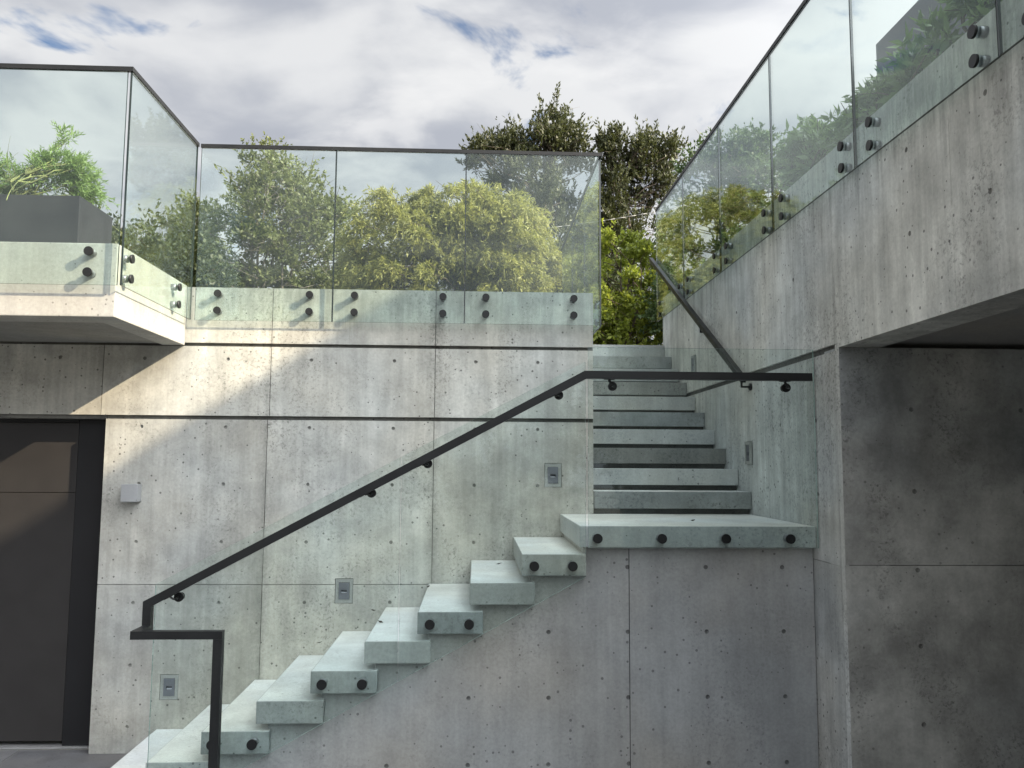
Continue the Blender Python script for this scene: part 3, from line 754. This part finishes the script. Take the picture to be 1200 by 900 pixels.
# ---- planters
def planter(name, label, x0, x1, y0, y1, z0, z1, mat):
    e = empty(name, label, 'planter', 'planters on the terraces', ((x0 + x1) / 2, y0, z0)); b = MB(); t = .03
    b.box((x0, y0, z0), (x1, y0 + t, z1), bevel=.003); b.box((x0, y1 - t, z0), (x1, y1, z1), bevel=.003)
    b.box((x0, y0 + t, z0), (x0 + t, y1 - t, z1), bevel=.003); b.box((x1 - t, y0 + t, z0), (x1, y1 - t, z1), bevel=.003)
    lay(b.build('box', mat), e); s = MB(); s.box((x0 + t, y0 + t, z0 + .01), (x1 - t, y1 - t, z1 - .06)); lay(s.build('soil', M['soil']), e)
planter('planter', 'long charcoal planter box on the left terrace holding bamboo', -5.4, -3.2, 6.6, 7.2, ZT, 4.195, M['planterL'])
planter('planter', 'tall grey planter box high on the right terrace behind laurel', 2.56, 3.1, 1.0, 5.0, ZT, 4.79, M['planterR'])

# ---- overhead wire
b = MB(); pr = None
for i in range(25):
    t = i / 24; p_ = Vector((.6 + 5.2 * t, 16.2, 6.68 + 1.02 * t - .10 * math.sin(math.pi * t)))
    if pr is not None: b.cyl(pr, p_, .0065, n=6)
    pr = p_
tag(b.build('overhead_wire', M['cable']), 'thin pale wire crossing the gap above the bright shrub', 'cable')

# ---- neighbouring house that shades the courtyard (right of the view)
nh = empty('neighbour_house', 'pale rendered house standing to the right of the terraces, outside the picture', 'house', loc=(12, 0, 0))
HX = 10.0; HZ = 2.71 + .643 * (HX + 1.62)
b = MB(); b.box((HX + .3, -10, 0), (19, 8, HZ - .3)); lay(b.build('wall', M['render']), nh)
b = MB(); b.box((HX, -10.3, HZ - .298), (19.3, 8.3, HZ)); lay(b.build('roof', M['doorframe']), nh)
for y in (-8.5, -5.5, -2.5, .5, 3.4, 6.2):
    for z in (4.2, 7.2):
        f = MB(); f.box((HX + .26, y - .7, z), (HX + .298, y + .7, z + 1.4)); fo = f.build('window', M['doorframe']); lay(fo, nh)
        p_ = MB(); p_.box((HX + .25, y - .62, z + .08), (HX + .259, y + .62, z + 1.32)); po = p_.build('pane', M['winglass']); po.parent = fo

# ------------------------------------------------------------------ light, sky
sd = Vector((-2.1, 1.0, -1.35)).normalized()
sun = bpy.data.lights.new('sun', 'SUN'); sun.energy = 5.0; sun.angle = R(.53); sun.color = (1, .83, .60)
so = bpy.data.objects.new('sun', sun); col.objects.link(so); so.rotation_euler = sd.to_track_quat('-Z', 'Y').to_euler(); so.location = (10, -5, 12)
toS = -sd
wd = bpy.data.worlds.new('World'); scene.world = wd; wd.use_nodes = True
nt = wd.node_tree; nt.nodes.clear(); g = N(nt)
sky = g.n('ShaderNodeTexSky'); sky.sky_type = 'NISHITA'; sky.sun_disc = False
sky.sun_elevation = math.asin(toS.z); sky.sun_rotation = math.atan2(toS.x, toS.y)
tc = g.n('ShaderNodeTexCoord').outputs['Generated']
nv = g.n('ShaderNodeVectorMath', operation='NORMALIZE'); g.link(tc, nv.inputs[0]); D = nv.outputs[0]
sx = g.n('ShaderNodeSeparateXYZ'); g.link(D, sx.inputs[0])
zz = g.math('ADD', g.math('MAXIMUM', sx.outputs[2], 0.0), .28)
cb = g.n('ShaderNodeCombineXYZ'); g.link(g.math('DIVIDE', sx.outputs[0], zz), cb.inputs[0]); g.link(g.math('DIVIDE', sx.outputs[1], zz), cb.inputs[1])
cv = cb.outputs[0]
n1 = g.noise(g.mapping(cv, (1, 1.25, 1), (3.4, 1.9, 0)), 2.3, 7, .48, .3)
n2 = g.noise(g.mapping(cv, (1, 1.5, 1), (7.7, 4.1, 2)), 2.6, 6, .55, .2)
n3 = g.noise(g.mapping(cv, (1, 1.2, 1), (1.2, 9.3, 5)), 3.6, 6, .55, .3)
cloud = g.mix(g.ramp(n1, .42, .60), (4.45, 4.7, 5.3), (7.5, 7.6, 7.75))
cloud = g.mix(g.math('MULTIPLY', g.ramp(n2, .52, .70), .6), cloud, (8.8, 8.8, 8.8))
bl_ = g.ramp(n3, .615, .71)
skyc = g.n('ShaderNodeVectorMath', operation='MULTIPLY_ADD'); g.link(sky.outputs[0], skyc.inputs[0]); skyc.inputs[1].default_value = (1, 1, 1); skyc.inputs[2].default_value = (.25, .5, 1.1)
tot = g.mix(bl_, cloud, skyc.outputs[0])
# the cloud deck is brighter towards the sun and overhead
dt = g.n('ShaderNodeVectorMath', operation='DOT_PRODUCT'); g.link(D, dt.inputs[0]); dt.inputs[1].default_value = toS
lobe = g.math('POWER', g.math('MAXIMUM', g.math('MULTIPLY_ADD', dt.outputs['Value'], .5, .5), 0.0), 8.0)
fac = g.math('MULTIPLY_ADD', lobe, 7.5, .505)
fac = g.math('MULTIPLY', fac, g.ramp(sx.outputs[2], -.25, .02, .35, 1))
fin = g.n('ShaderNodeVectorMath', operation='SCALE'); g.link(tot, fin.inputs[0]); g.link(fac, fin.inputs['Scale'])
bg = g.n('ShaderNodeBackground'); g.link(fin.outputs[0], bg.inputs[0]); bg.inputs[1].default_value = .1
wo = g.n('ShaderNodeOutputWorld'); g.link(bg.outputs[0], wo.inputs[0])

# ------------------------------------------------------------------ camera
cam = bpy.data.cameras.new('camera'); cam.sensor_width = 36; cam.lens = 966.2282 / 1200 * 36; cam.clip_end = 1000; cam.clip_start = .05
co = bpy.data.objects.new('camera', cam); col.objects.link(co); scene.camera = co
y_, p_, r_ = R(2.4694), R(5.4455), R(.3472)
fw = Vector((math.sin(y_) * math.cos(p_), math.cos(y_) * math.cos(p_), math.sin(p_)))
rt_ = Vector((math.cos(y_), -math.sin(y_), 0)); up = rt_.cross(fw)
r2 = rt_ * math.cos(r_) + up * math.sin(r_); u2 = up * math.cos(r_) - rt_ * math.sin(r_)
mt = Matrix((r2, u2, -fw)).transposed().to_4x4(); mt.translation = (0, 0, 2.0807); co.matrix_world = mt

scene.view_settings.view_transform = 'Standard'; scene.view_settings.look = 'None'; scene.view_settings.gamma = 1
scene.view_settings.exposure = 1.08
scene.render.engine = 'CYCLES'
scene.cycles.max_bounces = 10; scene.cycles.transparent_max_bounces = 24; scene.cycles.diffuse_bounces = 4; scene.cycles.glossy_bounces = 4
scene.cycles.use_denoising = True
